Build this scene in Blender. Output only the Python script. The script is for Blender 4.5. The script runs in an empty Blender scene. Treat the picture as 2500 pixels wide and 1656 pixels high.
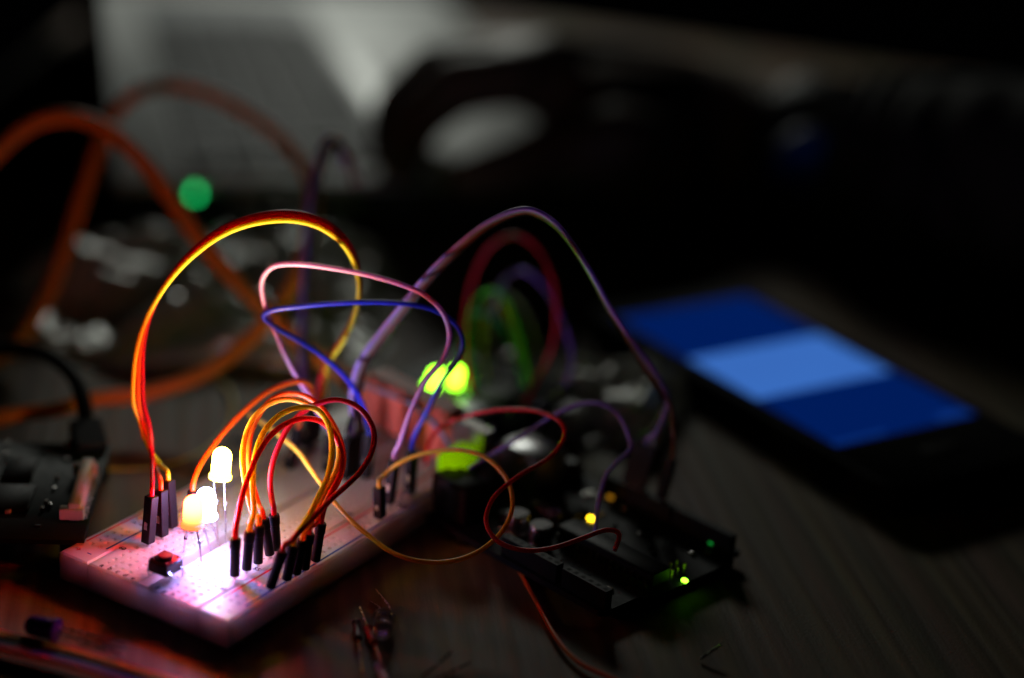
import bpy, bmesh, math, random
from mathutils import Vector, Matrix, noise
random.seed(7)
S = bpy.context.scene
COL = S.collection
MM = 0.001
V = Vector

# ------------------------------------------------------------------ camera
PITCH, ROLL, HGT, FPX = math.radians(21.55), math.radians(4.0), 231.9, 4500.0
_c, _s = math.cos(PITCH), math.sin(PITCH)
FWD = V((0, _c, -_s)); _up = V((0, _s, _c)); _rt = V((1, 0, 0))
RT = _rt*math.cos(ROLL) + _up*math.sin(ROLL)
UP = -_rt*math.sin(ROLL) + _up*math.cos(ROLL)
EYE = V((0, 0, HGT))
cam = bpy.data.cameras.new('camera'); camo = bpy.data.objects.new('camera', cam); COL.objects.link(camo)
camo.matrix_world = Matrix(((RT.x, UP.x, -FWD.x, 0), (RT.y, UP.y, -FWD.y, 0), (RT.z, UP.z, -FWD.z, HGT*MM), (0, 0, 0, 1)))
cam.sensor_width = 36.0; cam.lens = FPX/2500*36
cam.clip_start = 0.005; cam.clip_end = 20
cam.dof.use_dof = True; cam.dof.focus_distance = 0.459; cam.dof.aperture_fstop = 2.7
cam.dof.aperture_blades = 9
S.camera = camo

# ------------------------------------------------------------------ world, light, exposure
w = bpy.data.worlds.new('World'); S.world = w; w.use_nodes = True
bgn = w.node_tree.nodes['Background']
bgn.inputs[0].default_value = (0.55, 0.6, 0.7, 1); bgn.inputs[1].default_value = 0.0002
S.view_settings.view_transform = 'Standard'; S.view_settings.look = 'None'
S.view_settings.exposure = 0; S.view_settings.gamma = 1
S.cycles.use_denoising = True
S.cycles.max_bounces = 8
S.cycles.sample_clamp_indirect = 4.0

def area_light(name, loc, target, size, size_y, power, color):
    l = bpy.data.lights.new(name, 'AREA'); l.shape = 'RECTANGLE'; l.size = size*MM; l.size_y = size_y*MM
    l.energy = power; l.color = color
    o = bpy.data.objects.new(name, l); COL.objects.link(o)
    o.location = V(loc)*MM
    o.rotation_euler = (V(target)-V(loc)).to_track_quat('-Z', 'Y').to_euler()
    return o
# added main lamp behind, beyond the frame; no source of it is in view
area_light('added_back_lamp', (-150, 1620, 430), (0, 640, 0), 280, 120, 1.4, (0.97, 1.0, 0.90))

# ------------------------------------------------------------------ pixel -> place helpers (mm)
def ray(px, py): return FWD + RT*((px-1250)/FPX) + UP*((828-py)/FPX)
def at(px, py, d): return EYE + ray(px, py)*d                  # at camera depth d
def onz(px, py, z=0.0):
    r = ray(px, py); return EYE + r*((z-HGT)/r.z)              # on the level z
def depth(p): return (V(p)-EYE).dot(FWD)
def dz(px, py, z): return depth(onz(px, py, z))

# ------------------------------------------------------------------ materials
def lin(r, g, b):
    f = lambda c: c/12.92 if c <= .04045 else ((c+.055)/1.055)**2.4
    return (f(r/255), f(g/255), f(b/255), 1)
MATS = {}
def mat(name, col, rough=.45, metal=0., spec=.5, var=.12, scale=900., bump=0., coat=0., sss=0., trans=0., ior=1.5):
    if name in MATS: return MATS[name]
    m = bpy.data.materials.new(name); m.use_nodes = True; MATS[name] = m
    nt = m.node_tree; p = nt.nodes['Principled BSDF']
    c = col if len(col) == 4 else (*col, 1)
    tc = nt.nodes.new('ShaderNodeTexCoord'); n = nt.nodes.new('ShaderNodeTexNoise')
    n.inputs['Scale'].default_value = scale; n.inputs['Detail'].default_value = 5
    nt.links.new(tc.outputs['Object'], n.inputs['Vector'])
    mx = nt.nodes.new('ShaderNodeMix'); mx.data_type = 'RGBA'
    mx.inputs[6].default_value = tuple(x*(1-var) for x in c[:3]) + (1,)
    mx.inputs[7].default_value = tuple(min(1, x*(1+var)) for x in c[:3]) + (1,)
    nt.links.new(n.outputs['Fac'], mx.inputs[0]); nt.links.new(mx.outputs[2], p.inputs['Base Color'])
    mr = nt.nodes.new('ShaderNodeMapRange'); mr.inputs[3].default_value = max(0, rough-.08); mr.inputs[4].default_value = min(1, rough+.1)
    nt.links.new(n.outputs['Fac'], mr.inputs[0]); nt.links.new(mr.outputs[0], p.inputs['Roughness'])
    p.inputs['Metallic'].default_value = metal; p.inputs['Specular IOR Level'].default_value = spec
    p.inputs['IOR'].default_value = ior
    if coat: p.inputs['Coat Weight'].default_value = coat
    if trans: p.inputs['Transmission Weight'].default_value = trans
    if sss:
        p.inputs['Subsurface Weight'].default_value = 1.0; p.inputs['Subsurface Scale'].default_value = sss*MM
        p.inputs['Subsurface Radius'].default_value = (1, .9, .85)
    if bump:
        b = nt.nodes.new('ShaderNodeBump'); b.inputs['Strength'].default_value = bump; b.inputs['Distance'].default_value = .0002
        nt.links.new(n.outputs['Fac'], b.inputs['Height']); nt.links.new(b.outputs[0], p.inputs['Normal'])
    return m
def emit(name, col, strength, core=None, base=(0.05, 0.05, 0.05)):
    """a luminous body; core=(z_mm, reach_mm, gain): brighter round the die at that height"""
    m = bpy.data.materials.new(name); m.use_nodes = True; nt = m.node_tree
    p = nt.nodes['Principled BSDF']; p.inputs['Base Color'].default_value = (*base, 1)
    p.inputs['Roughness'].default_value = .45; p.inputs['Specular IOR Level'].default_value = .0
    p.inputs['Emission Color'].default_value = (*col, 1); p.inputs['Emission Strength'].default_value = strength
    if core:
        tc = nt.nodes.new('ShaderNodeTexCoord')
        d = nt.nodes.new('ShaderNodeVectorMath'); d.operation = 'DISTANCE'; d.inputs[1].default_value = (0, 0, core[0]*MM)
        nt.links.new(tc.outputs['Object'], d.inputs[0])
        r = nt.nodes.new('ShaderNodeMapRange'); r.interpolation_type = 'SMOOTHSTEP'
        r.inputs[1].default_value = core[3]*MM; r.inputs[2].default_value = core[1]*MM
        r.inputs[3].default_value = strength*core[2]; r.inputs[4].default_value = strength
        nt.links.new(d.outputs['Value'], r.inputs[0]); nt.links.new(r.outputs[0], p.inputs['Emission Strength'])
    return m
WIRE = {  # insulation colours
 'red': lin(205, 22, 34), 'crimson': lin(190, 18, 52), 'orange': lin(236, 96, 22), 'yellow': lin(246, 214, 44),
 'amber': lin(246, 184, 72), 'brown': lin(120, 66, 44), 'black': lin(26, 26, 28), 'blue': lin(32, 44, 200), 'navy': lin(20, 30, 110),
 'lavender': lin(166, 136, 220), 'purple': lin(120, 80, 180), 'grey': lin(140, 140, 145), 'white': lin(215, 215, 210),
 'green': lin(90, 190, 50), 'teal': lin(20, 140, 175), 'pink': lin(205, 150, 215), 'cream': lin(240, 205, 120)}
def wmat(c): return mat('wire_'+c, WIRE[c], rough=.38, var=.1, scale=2500, bump=.05, spec=.5, sss=2.0)
M_HOUSE = lambda: mat('black_housing', lin(15, 14, 17), rough=.55, spec=.3, var=.2, scale=1500, bump=.15)
M_PIN = lambda: mat('tinned_metal', (.72, .70, .66), rough=.25, metal=1)
M_GOLD = lambda: mat('gold_metal', (.85, .62, .25), rough=.28, metal=1)

# ------------------------------------------------------------------ mesh helpers (mm in, metres out)
class MB:
    def __init__(s): s.v = []; s.f = []
    def add(s, vs, fs):
        o = len(s.v); s.v += [V(v) for v in vs]; s.f += [tuple(i+o for i in f) for f in fs]; return s
    def box(s, x0, y0, z0, x1, y1, z1, b=0.0, M=None):
        """box with all its edges chamfered by b"""
        vs, fs = [], []
        if b <= 0:
            vs = [V((x, y, z)) for z in (z0, z1) for x, y in ((x0, y0), (x1, y0), (x1, y1), (x0, y1))]
            fs = [(3, 2, 1, 0), (4, 5, 6, 7), (0, 1, 5, 4), (1, 2, 6, 5), (2, 3, 7, 6), (3, 0, 4, 7)]
        else:
            rings = [(z0, b, 0), (z0+b, 0, 0), (z1-b, 0, 0), (z1, b, 0)]
            for z, ins, _ in rings:
                a0, a1, c0, c1 = x0+ins, x1-ins, y0+ins, y1-ins
                vs += [V((a0+b, c0, z)), V((a1-b, c0, z)), V((a1, c0+b, z)), V((a1, c1-b, z)), V((a1-b, c1, z)), V((a0+b, c1, z)), V((a0, c1-b, z)), V((a0, c0+b, z))]
            fs = [tuple(reversed(range(8))), tuple(range(24, 32))]
            for r in range(3):
                for i in range(8):
                    j = (i+1) % 8; fs.append((r*8+i, r*8+j, r*8+8+j, r*8+8+i))
        if M: vs = [M @ v for v in vs]
        return s.add(vs, fs)
    def lathe(s, prof, n=20, M=None, closed=True):
        """prof: (radius, z) from bottom to top along +z"""
        vs, fs = [], []
        for r, z in prof:
            vs += [V((r*math.cos(2*math.pi*i/n), r*math.sin(2*math.pi*i/n), z)) for i in range(n)]
        for k in range(len(prof)-1):
            for i in range(n):
                j = (i+1) % n; fs.append((k*n+i, k*n+j, k*n+n+j, k*n+n+i))
        if closed:
            fs.append(tuple(reversed(range(n)))); fs.append(tuple(range((len(prof)-1)*n, len(prof)*n)))
        if M: vs = [M @ v for v in vs]
        return s.add(vs, fs)
    def tube(s, pts, r, n=10, cap=True):
        pts = [V(p) for p in pts]; m = len(pts)
        rr = r if isinstance(r, (list, tuple)) else [r]*m
        t0 = (pts[1]-pts[0]).normalized()
        a = t0.orthogonal().normalized(); vs, fs = [], []
        for i, p in enumerate(pts):
            t = (pts[min(i+1, m-1)]-pts[max(i-1, 0)])
            if t.length < 1e-9: t = t0
            t.normalize(); a = (a - t*a.dot(t)).normalized(); b = t.cross(a)
            vs += [p + (a*math.cos(2*math.pi*k/n) + b*math.sin(2*math.pi*k/n))*rr[i] for k in range(n)]
        for i in range(m-1):
            for k in range(n):
                j = (k+1) % n; fs.append((i*n+k, i*n+j, i*n+n+j, i*n+n+k))
        if cap: fs.append(tuple(reversed(range(n)))); fs.append(tuple(range((m-1)*n, m*n)))
        return s.add(vs, fs)
    def mesh(s, name, off=None):
        me = bpy.data.meshes.new(name); o = V(off) if off is not None else V((0, 0, 0))
        me.from_pydata([tuple((v-o)*MM) for v in s.v], [], s.f); me.update(); return me
    def build(s, name, m, parent=None, off=None, smooth=True, angle=40):
        me = s.mesh(name, off)
        if smooth: shade(me, angle)
        return link(name, me, m, parent)
def shade(me, angle=40):
    me.polygons.foreach_set('use_smooth', [True]*len(me.polygons))
    me.set_sharp_from_angle(angle=math.radians(angle))
def link(name, me, m, parent=None):
    o = bpy.data.objects.new(name, me); COL.objects.link(o)
    if m and not me.materials: me.materials.append(m)
    if parent: o.parent = parent
    return o
def tag(o, label=None, cat=None, group=None, kind=None):
    if label: o['label'] = label
    if cat: o['category'] = cat
    if group: o['group'] = group
    if kind: o['kind'] = kind
    return o
def thing(name, label, cat, loc=(0, 0, 0), rotz=0., group=None):
    o = bpy.data.objects.new(name, None); COL.objects.link(o)
    o.empty_display_size = .005
    o.location = V(loc)*MM; o.rotation_euler = (0, 0, rotz)
    return tag(o, label, cat, group)
def frame_to(a, b, hint=V((0, 0, 1))):
    """matrix whose +z runs from a to b, origin a"""
    z = (V(b)-V(a)).normalized(); x = hint.cross(z)
    if x.length < 1e-3: x = V((1, 0, 0))
    x.normalize(); y = z.cross(x)
    return Matrix(((x.x, y.x, z.x, a[0]), (x.y, y.y, z.y, a[1]), (x.z, y.z, z.z, a[2]), (0, 0, 0, 1)))
def spline(pts, per=10):
    pts = [V(p) for p in pts]; out = []
    P = [pts[0]*2-pts[1]] + pts + [pts[-1]*2-pts[-2]]
    for i in range(1, len(P)-2):
        p0, p1, p2, p3 = P[i-1:i+3]
        # centripetal parametrisation
        k = [0]
        for a, b in ((p0, p1), (p1, p2), (p2, p3)): k.append(k[-1]+max(1e-4, (b-a).length)**.5)
        for s in range(per):
            t = k[1]+(k[2]-k[1])*s/per
            A1 = p0*((k[1]-t)/(k[1]-k[0]))+p1*((t-k[0])/(k[1]-k[0]))
            A2 = p1*((k[2]-t)/(k[2]-k[1]))+p2*((t-k[1])/(k[2]-k[1]))
            A3 = p2*((k[3]-t)/(k[3]-k[2]))+p3*((t-k[2])/(k[3]-k[2]))
            B1 = A1*((k[2]-t)/(k[2]-k[0]))+A2*((t-k[0])/(k[2]-k[0]))
            B2 = A2*((k[3]-t)/(k[3]-k[1]))+A3*((t-k[1])/(k[3]-k[1]))
            out.append(B1*((k[2]-t)/(k[2]-k[1]))+B2*((t-k[1])/(k[2]-k[1])))
    out.append(pts[-1]); return out
def relax(pts, n=2):
    for _ in range(n):
        pts = [pts[0]]+[(pts[i-1]+pts[i]*2+pts[i+1])/4 for i in range(1, len(pts)-1)]+[pts[-1]]
    return pts
def text_mesh(txt, size, name):
    c = bpy.data.curves.new(name, 'FONT'); c.body = txt; c.size = size*MM; c.align_x = 'CENTER'; c.align_y = 'CENTER'
    c.resolution_u = 3; c.extrude = .00002; c.offset = size*MM*.022
    o = bpy.data.objects.new(name, c); COL.objects.link(o)
    dg = bpy.context.evaluated_depsgraph_get(); me = bpy.data.meshes.new_from_object(o.evaluated_get(dg))
    bpy.data.objects.remove(o); bpy.data.curves.remove(c); me.name = name; return me

# ================================================================== TABLE
def table_mat():
    m = bpy.data.materials.new('wood_table'); m.use_nodes = True; nt = m.node_tree; p = nt.nodes['Principled BSDF']
    N = nt.nodes.new; L = nt.links.new
    tc = N('ShaderNodeTexCoord'); mp = N('ShaderNodeMapping')
    mp.inputs['Rotation'].default_value = (0, 0, math.radians(-9)); L(tc.outputs['Object'], mp.inputs[0])
    sc = N('ShaderNodeVectorMath'); sc.operation = 'MULTIPLY'; sc.inputs[1].default_value = (1, .05, 1); L(mp.outputs[0], sc.inputs[0])
    n1 = N('ShaderNodeTexNoise'); n1.inputs['Scale'].default_value = 190; n1.inputs['Detail'].default_value = 6; n1.inputs['Roughness'].default_value = .65; L(sc.outputs[0], n1.inputs['Vector'])
    n2 = N('ShaderNodeTexNoise'); n2.inputs['Scale'].default_value = 110; n2.inputs['Detail'].default_value = 3; L(sc.outputs[0], n2.inputs['Vector'])
    n3 = N('ShaderNodeTexNoise'); n3.inputs['Scale'].default_value = 1100; n3.inputs['Detail'].default_value = 3; L(tc.outputs['Object'], n3.inputs['Vector'])
    wv = N('ShaderNodeTexWave'); wv.bands_direction = 'X'; wv.inputs['Scale'].default_value = 42; wv.inputs['Distortion'].default_value = 9.0; wv.inputs['Detail'].default_value = 2; wv.inputs['Detail Scale'].default_value = 1.5
    L(sc.outputs[0], wv.inputs['Vector'])
    a = N('ShaderNodeMath'); a.operation = 'MULTIPLY_ADD'; a.inputs[1].default_value = .78; L(n1.outputs['Fac'], a.inputs[0])
    b = N('ShaderNodeMath'); b.operation = 'MULTIPLY'; b.inputs[1].default_value = .22; L(wv.outputs['Fac'], b.inputs[0]); L(b.outputs[0], a.inputs[2])
    cr = N('ShaderNodeValToRGB'); e = cr.color_ramp.elements
    e[0].position = .2; e[0].color = (.075, .048, .027, 1); e[1].position = .8; e[1].color = (.30, .21, .13, 1)
    L(a.outputs[0], cr.inputs[0])
    mx = N('ShaderNodeMix'); mx.data_type = 'RGBA'; mx.blend_type = 'MULTIPLY'; mx.inputs[0].default_value = .6
    L(cr.outputs[0], mx.inputs[6]); L(n2.outputs['Color'], mx.inputs[7]); 
    hs = N('ShaderNodeHueSaturation'); hs.inputs['Saturation'].default_value = 1.0; hs.inputs['Value'].default_value = 1.3; L(mx.outputs[2], hs.inputs['Color'])
    L(hs.outputs[0], p.inputs['Base Color'])
    mr = N('ShaderNodeMapRange'); p.inputs['Specular IOR Level'].default_value = .3; mr.inputs[3].default_value = .5; mr.inputs[4].default_value = .75; L(a.outputs[0], mr.inputs[0]); L(mr.outputs[0], p.inputs['Roughness'])
    hsum = N('ShaderNodeMath'); hsum.operation = 'MULTIPLY_ADD'; hsum.inputs[1].default_value = .25; L(n3.outputs['Fac'], hsum.inputs[0]); L(a.outputs[0], hsum.inputs[2])
    bp = N('ShaderNodeBump'); bp.inputs['Strength'].default_value = .55; bp.inputs['Distance'].default_value = .0006; L(hsum.outputs[0], bp.inputs['Height']); L(bp.outputs[0], p.inputs['Normal'])
    return m
tb = MB()
e0, e1 = onz(700, -30, 0), onz(2500, 215, 0); sl0 = (e1.y-e0.y)/(e1.x-e0.x)
yb = lambda x: e0.y+sl0*(x-e0.x)
rim = [(-700, 150), (600, 150), (600, yb(600)), (-262, yb(-262)), (-262, 830), (-700, 640)]; n = len(rim)
tb.add([(x, y, z) for z in (-24, -1.2) for x, y in rim]+[(x*.9985, y*.9985, 0) for x, y in rim],
       [tuple(reversed(range(n))), tuple(range(2*n, 3*n))]+[(r*n+i, r*n+(i+1) % n, r*n+n+(i+1) % n, r*n+n+i) for r in (0, 1) for i in range(n)])
tag(tb.build('table', table_mat()), kind='structure')

# ================================================================== BREADBOARD
BH = 8.0; BW = 54.5; BL = 165.0
BYAW = math.radians(59.25); BO = V((-108.36, 402.78, 0))
UD = V((math.cos(BYAW), math.sin(BYAW), 0)); VD = V((math.sin(BYAW), -math.cos(BYAW), 0))
def bp(u, v, z=BH): return BO + UD*u + VD*v + V((0, 0, z))
def buv(px, py, z=BH):
    q = onz(px, py, z)-BO; return q.dot(UD), q.dot(VD)
def row_u(n): return 3.2+(63-n)*2.54
board = thing('breadboard', 'long white solderless breadboard printed with red and blue lines, under the glowing LEDs', 'breadboard', BO, BYAW)
M_BOARD = mat('white_abs', (.80, .78, .76), rough=.38, var=.03, scale=400, sss=9.0, bump=.03)
def strip(name, v0, v1, us, vs, grooves=(), hw=.62):
    """one plastic strip with square funnel holes; local x=u, y=-v"""
    b = .45; x0, x1 = 0., BL
    xl = [x0+b]+[c for u in us for c in (u-hw, u+hw)]+[x1-b]
    yc = sorted([(v-hw, v+hw, 'h') for v in vs]+[(g0, g1, 'g') for g0, g1 in grooves])
    yl = [v0+b]; kinds = []
    for a, c, k in yc: yl += [a, c]; kinds += ['s', k]
    yl.append(v1-b); kinds.append('s')
    idx = {}; vv = []; ff = []
    def vert(x, y, z):
        k = (round(x, 4), round(y, 4), round(z, 4))
        if k not in idx: idx[k] = len(vv); vv.append(V((x, -y, z)))
        return idx[k]
    def quad(*p): ff.append(tuple(vert(*q) for q in p))
    for j in range(len(yl)-1):
        ya, yb = yl[j], yl[j+1]
        for i in range(len(xl)-1):
            xa, xb = xl[i], xl[i+1]
            if kinds[j] == 'g':
                z = BH-2.6
                quad((xa, yb, z), (xb, yb, z), (xb, ya, z), (xa, ya, z))
                quad((xa, ya, z), (xb, ya, z), (xb, ya, BH), (xa, ya, BH))
                quad((xa, yb, BH), (xb, yb, BH), (xb, yb, z), (xa, yb, z))
                if i == 0: quad((xa, yb, z), (xa, ya, z), (xa, ya, BH), (xa, yb, BH))
                if i == len(xl)-2: quad((xb, ya, z), (xb, yb, z), (xb, yb, BH), (xb, ya, BH))
            elif kinds[j] == 'h' and i % 2 == 1:
                c = .2; prev = [(xa, yb, BH), (xb, yb, BH), (xb, ya, BH), (xa, ya, BH)]
                for ins, z in ((c, BH-.6), (c, BH-1.7)):
                    cur = [(xa+ins, yb-ins, z), (xb-ins, yb-ins, z), (xb-ins, ya+ins, z), (xa+ins, ya+ins, z)]
                    for k in range(4): quad(prev[k], prev[(k+1) % 4], cur[(k+1) % 4], cur[k])
                    prev = cur
                quad(*prev)
            else: quad((xa, yb, BH), (xb, yb, BH), (xb, ya, BH), (xa, ya, BH))
    ring = [(x, yl[0]) for x in xl]+[(xl[-1], y) for y in yl[1:]]+[(x, yl[-1]) for x in xl[-2::-1]]+[(xl[0], y) for y in yl[-2:0:-1]]
    def out(p):
        x, y = p
        if abs(x-xl[0]) < 1e-6: x = x0
        if abs(x-xl[-1]) < 1e-6: x = x1
        if abs(y-yl[0]) < 1e-6: y = v0
        if abs(y-yl[-1]) < 1e-6: y = v1
        return x, y
    n = len(ring)
    for k in range(n):
        a, c = ring[k], ring[(k+1) % n]; A, B = out(a), out(c)
        quad((*a, BH), (*c, BH), (*B, BH-b), (*A, BH-b)); quad((*A, BH-b), (*B, BH-b), (*B, .3), (*A, .3))
    ff.append(tuple(vert(*out(p), .3) for p in reversed(ring)))
    mb = MB(); mb.v = vv; mb.f = ff
    me = mb.mesh(name); bm = bmesh.new(); bm.from_mesh(me); bmesh.ops.recalc_face_normals(bm, faces=bm.faces); bm.to_mesh(me); bm.free()
    shade(me, 30)
    return link(name, me, M_BOARD, board)
rows = [row_u(63-i) for i in range(63)]
rails = [row_u(61)+2.54*(6*(k//5)+k % 5)-.3 for k in range(50)]
cols = [27.25+s*(3.81+2.54*k) for s in (-1, 1) for k in range(5)]
strip('power_rail', 0, 9.55, rails, [3.5, 6.04])
strip('terminal_strip', 9.7, 44.8, rows, cols, [(25.6, 28.9)])
strip('power_rail', 44.95, BW, rails, [48.46, 51.0])
def stripe(v, c):
    MB().box(8.0, -v-.28, BH-.1, BL-7, -v+.28, BH+.025).build('stripe', c, board)
M_RP = mat('red_print', lin(215, 25, 40), rough=.5); M_BP = mat('blue_print', lin(25, 60, 175), rough=.5); M_KP = mat('dark_print', lin(14, 12, 16), rough=.7, spec=.2)
stripe(1.5, M_RP); stripe(8.2, M_BP); stripe(46.3, M_RP); stripe(53.0, M_BP)
TM = {}
def mark(txt, u, v, size, m):
    if (txt, size) not in TM: TM[(txt, size)] = text_mesh(txt, size, 'print_'+('plus' if txt == '+' else 'minus' if txt == '\u2212' else txt))
    me = TM[(txt, size)]
    if not me.materials: me.materials.append(m)
    o = link('printed_character', me, None, board)
    o.location = (u*MM, -v*MM, (BH+.03)*MM); o.rotation_euler = (0, 0, -math.pi/2)
for k in range(10):
    mark('abcdefghij'[k], 1.35, sorted(cols)[k], 2.2, M_KP); mark('abcdefghij'[k], BL-1.35, sorted(cols)[k], 2.2, M_KP)
for n in list(range(5, 61, 5))+[1]:
    mark(str(n), row_u(n), 10.95, 1.9, M_KP); mark(str(n), row_u(n), 43.55, 1.9, M_KP)
for u in (3.6, BL-3.6):
    mark('+', u, 3.0, 2.6, M_RP); mark('\u2212', u, 6.6, 2.6, M_BP); mark('+', u, 48.2, 2.6, M_RP); mark('\u2212', u, 51.6, 2.6, M_BP)

# ================================================================== LEDS
def led(name, label, base_px, top_px, d0, legs, lens_m, color=None, power=0., group=None, scale=1.0, cone=95, pool=None, aim=None):
    """lens from the flange at base_px to the dome tip towards top_px; legs: points (mm) where the two leads end"""
    a = at(*base_px, d0); b = at(*top_px, d0-2.5)
    M = frame_to(a, b, V((0, 1, 0)))
    r = thing(name, label, 'LED', (0, 0, 0), 0, group)
    R = M.copy(); R.translation = a*MM; r.matrix_world = R
    prof = [(2.55, -.0), (2.9, .15), (2.9, .95), (2.75, 1.1), (2.5, 1.15), (2.45, 5.9)]
    prof += [(2.45*math.cos(t*math.pi/2/7), 5.9+2.5*math.sin(t*math.pi/2/7)) for t in range(1, 7)]+[(.25, 8.4)]
    MB().lathe([(x*scale, z*scale) for x, z in prof], 24).build('lens', lens_m, r, angle=50)
    Mi = M.inverted()
    for s, e in zip((-1.27, 1.27), legs):
        e = Mi @ V(e); st = V((s, 0, .1)); mid = st.lerp(e, .35)
        l = MB().tube([st, V((s, 0, -1.5)), mid, e], .27, 8)
        l.add([mid+V((dx, dy, q)) for q in (-.5, .5) for dx, dy in ((-.42, -.28), (.42, -.28), (.42, .28), (-.42, .28))], [(3, 2, 1, 0), (4, 5, 6, 7), (0, 1, 5, 4), (1, 2, 6, 5), (2, 3, 7, 6), (3, 0, 4, 7)])
        l.build('lead', M_PIN(), r)
    if power:
        lt = bpy.data.lights.new('led_beam', 'SPOT'); lt.energy = power; lt.color = color; lt.spot_size = math.radians(cone); lt.spot_blend = 1; lt.shadow_soft_size = .002
        o = bpy.data.objects.new('led_beam', lt); COL.objects.link(o); o.parent = r; o.location = (0, 0, 9.2*MM*scale); o.rotation_euler = (math.pi, 0, 0)
        if aim:
            f_, g_ = at(*aim[0]), at(*aim[1]); o.matrix_world = Matrix.Translation(f_*MM) @ (g_-f_).to_track_quat('-Z', 'Y').to_matrix().to_4x4()
    if pool:
        lt = bpy.data.lights.new('led_spill', 'SPOT'); lt.energy = .05; lt.color = (.25, .30, 1); lt.spot_size = math.radians(125); lt.spot_blend = 1; lt.shadow_soft_size = .002
        o = bpy.data.objects.new('led_spill', lt); COL.objects.link(o); o.parent = r
        f_ = at(*pool[0]); g_ = onz(*pool[1], BH)
        o.matrix_world = Matrix.Translation(f_*MM) @ (g_-f_).to_track_quat('-Z', 'Y').to_matrix().to_4x4()
    return r
bl = lambda px, py: onz(px, py, BH-2)
E_YEL = emit('yellow_lens', (1, .70, .05), 19, (5.2, 4.9, 3.0, 1.5))
E_ORG = emit('orange_lens', (1, .024, .005), 17, (6.8, 6.6, 12.0, 1.5))
E_WHT = emit('white_lens', (.38, .40, 1), 48)
led('led', 'tall lit pale yellow LED standing highest on long legs', (537, 1169), (545, 1087), 461, (bl(532, 1330), bl(552, 1340)), E_YEL, (1, .86, .45), .42, cone=110)
led('led', 'glowing orange red LED with orange rim, nearest the push button', (470, 1287), (474, 1203), 454, (bl(446, 1362), bl(494, 1390)), E_ORG, (1, .12, .03), .16, cone=150)
led('led', 'blue white glowing LED half hidden behind the orange LED', (503, 1266), (503, 1197), 461, (bl(517, 1352), bl(538, 1340)), E_WHT, (.66, .66, 1), .17, cone=105, pool=((516, 1264, 453), (500, 1392)), aim=((531, 1222, 457), (960, 720, 495)))

# ================================================================== PUSH BUTTON
bu, bv = buv(404, 1362, BH+5.0)
btn = thing('push_button', 'small black square tactile push button on four bent legs on the breadboard', 'push button', bp(bu, bv, BH), BYAW)
MB().box(-3, -3, 1.6, 3, 3, 4.7, .25).build('housing', mat('button_body', lin(28, 24, 26), rough=.4), btn)
MB().box(-2.9, -2.9, 4.72, 2.9, 2.9, 4.95, .1).build('cover_plate', mat('button_plate', lin(90, 60, 60), rough=.3, metal=.8), btn)
MB().lathe([(1.75, 4.9), (1.75, 5.7), (1.6, 5.95), (.3, 6.0)], 24).build('plunger', mat('button_cap', lin(120, 22, 34), rough=.35), btn)
for x in (-2.2, 2.2):
    for y in (-2.2, 2.2): MB().lathe([(.45, 4.9), (.45, 5.15), (.2, 5.25)], 10, Matrix.Translation((x, y, 0))).build('rivet', mat('button_body', ()), btn)
for sx in (-1, 1):
    for sy in (-1, 1):
        MB().tube([V((sx*2.0, sy*2.9, 2.6)), V((sx*2.1, sy*3.5, 2.3)), V((sx*2.2, sy*3.7, 1.4)), V((sx*2.25, sy*3.3, .5)), V((sx*2.3, sy*3.5, -1.5))], .28, 6).build('leg', M_PIN(), btn)

# ================================================================== JUMPER WIRES
UO = V((-20.0, 445.0, 0)); ux = V((.7133, -.7009, 0)).normalized(); uyaw = math.atan2(ux.y, ux.x); ZB = 3.6
def socket(x): return UO + ux*x + V((-ux.y, ux.x, 0))*50.8 + V((0, 0, ZB+5.6))
def plug(kind, bot, top, r, root, off, pin=True):
    """connector housing from bot to top (mm); returns the point where the wire enters"""
    M = frame_to(bot, top, UD); L = (V(top)-V(bot)).length
    mb = MB()
    if kind == 'round':
        mb.lathe([(1.0, .0), (1.22, .1), (1.22, L*.72), (1.38, L*.74), (1.40, L-.5), (1.28, L-.1), (.8, L)], 18, M)
        o = mb.build('connector', M_HOUSE(), root, off, angle=35)
    else:
        mb.box(-1.27, -1.27, 0, 1.27, 1.27, L, .12, M)
        o = mb.build('connector', M_HOUSE(), root, off, angle=25)
        if kind == 'square': MB().box(-.5, -1.36, L*.30, .5, -1.2, L*.46, 0, M).build('latch', M_PIN(), o, off)
        if kind == 'square': MB().box(-1.36, -.5, L*.30, -1.2, .5, L*.46, 0, M).build('latch', M_PIN(), o, off)
    if pin: MB().box(-.32, -.32, -4.5, .32, .32, .2, 0, M).build('pin', M_PIN(), root, off)
    return M @ V((0, 0, L-.4)), M @ V((0, 0, L+2.0))
def fill(pts, d0, d1, bias=0):
    """pts: (px,py) or (px,py,d) -> places; missing depths run evenly from d0 to d1"""
    n = len(pts); out = []
    for i, p in enumerate(pts):
        t = (i+.5)/n
        d = p[2] if len(p) > 2 else d0+(d1-d0)*t + bias*math.sin(math.pi*t)
        out.append(at(p[0], p[1], d))
    return out
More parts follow.
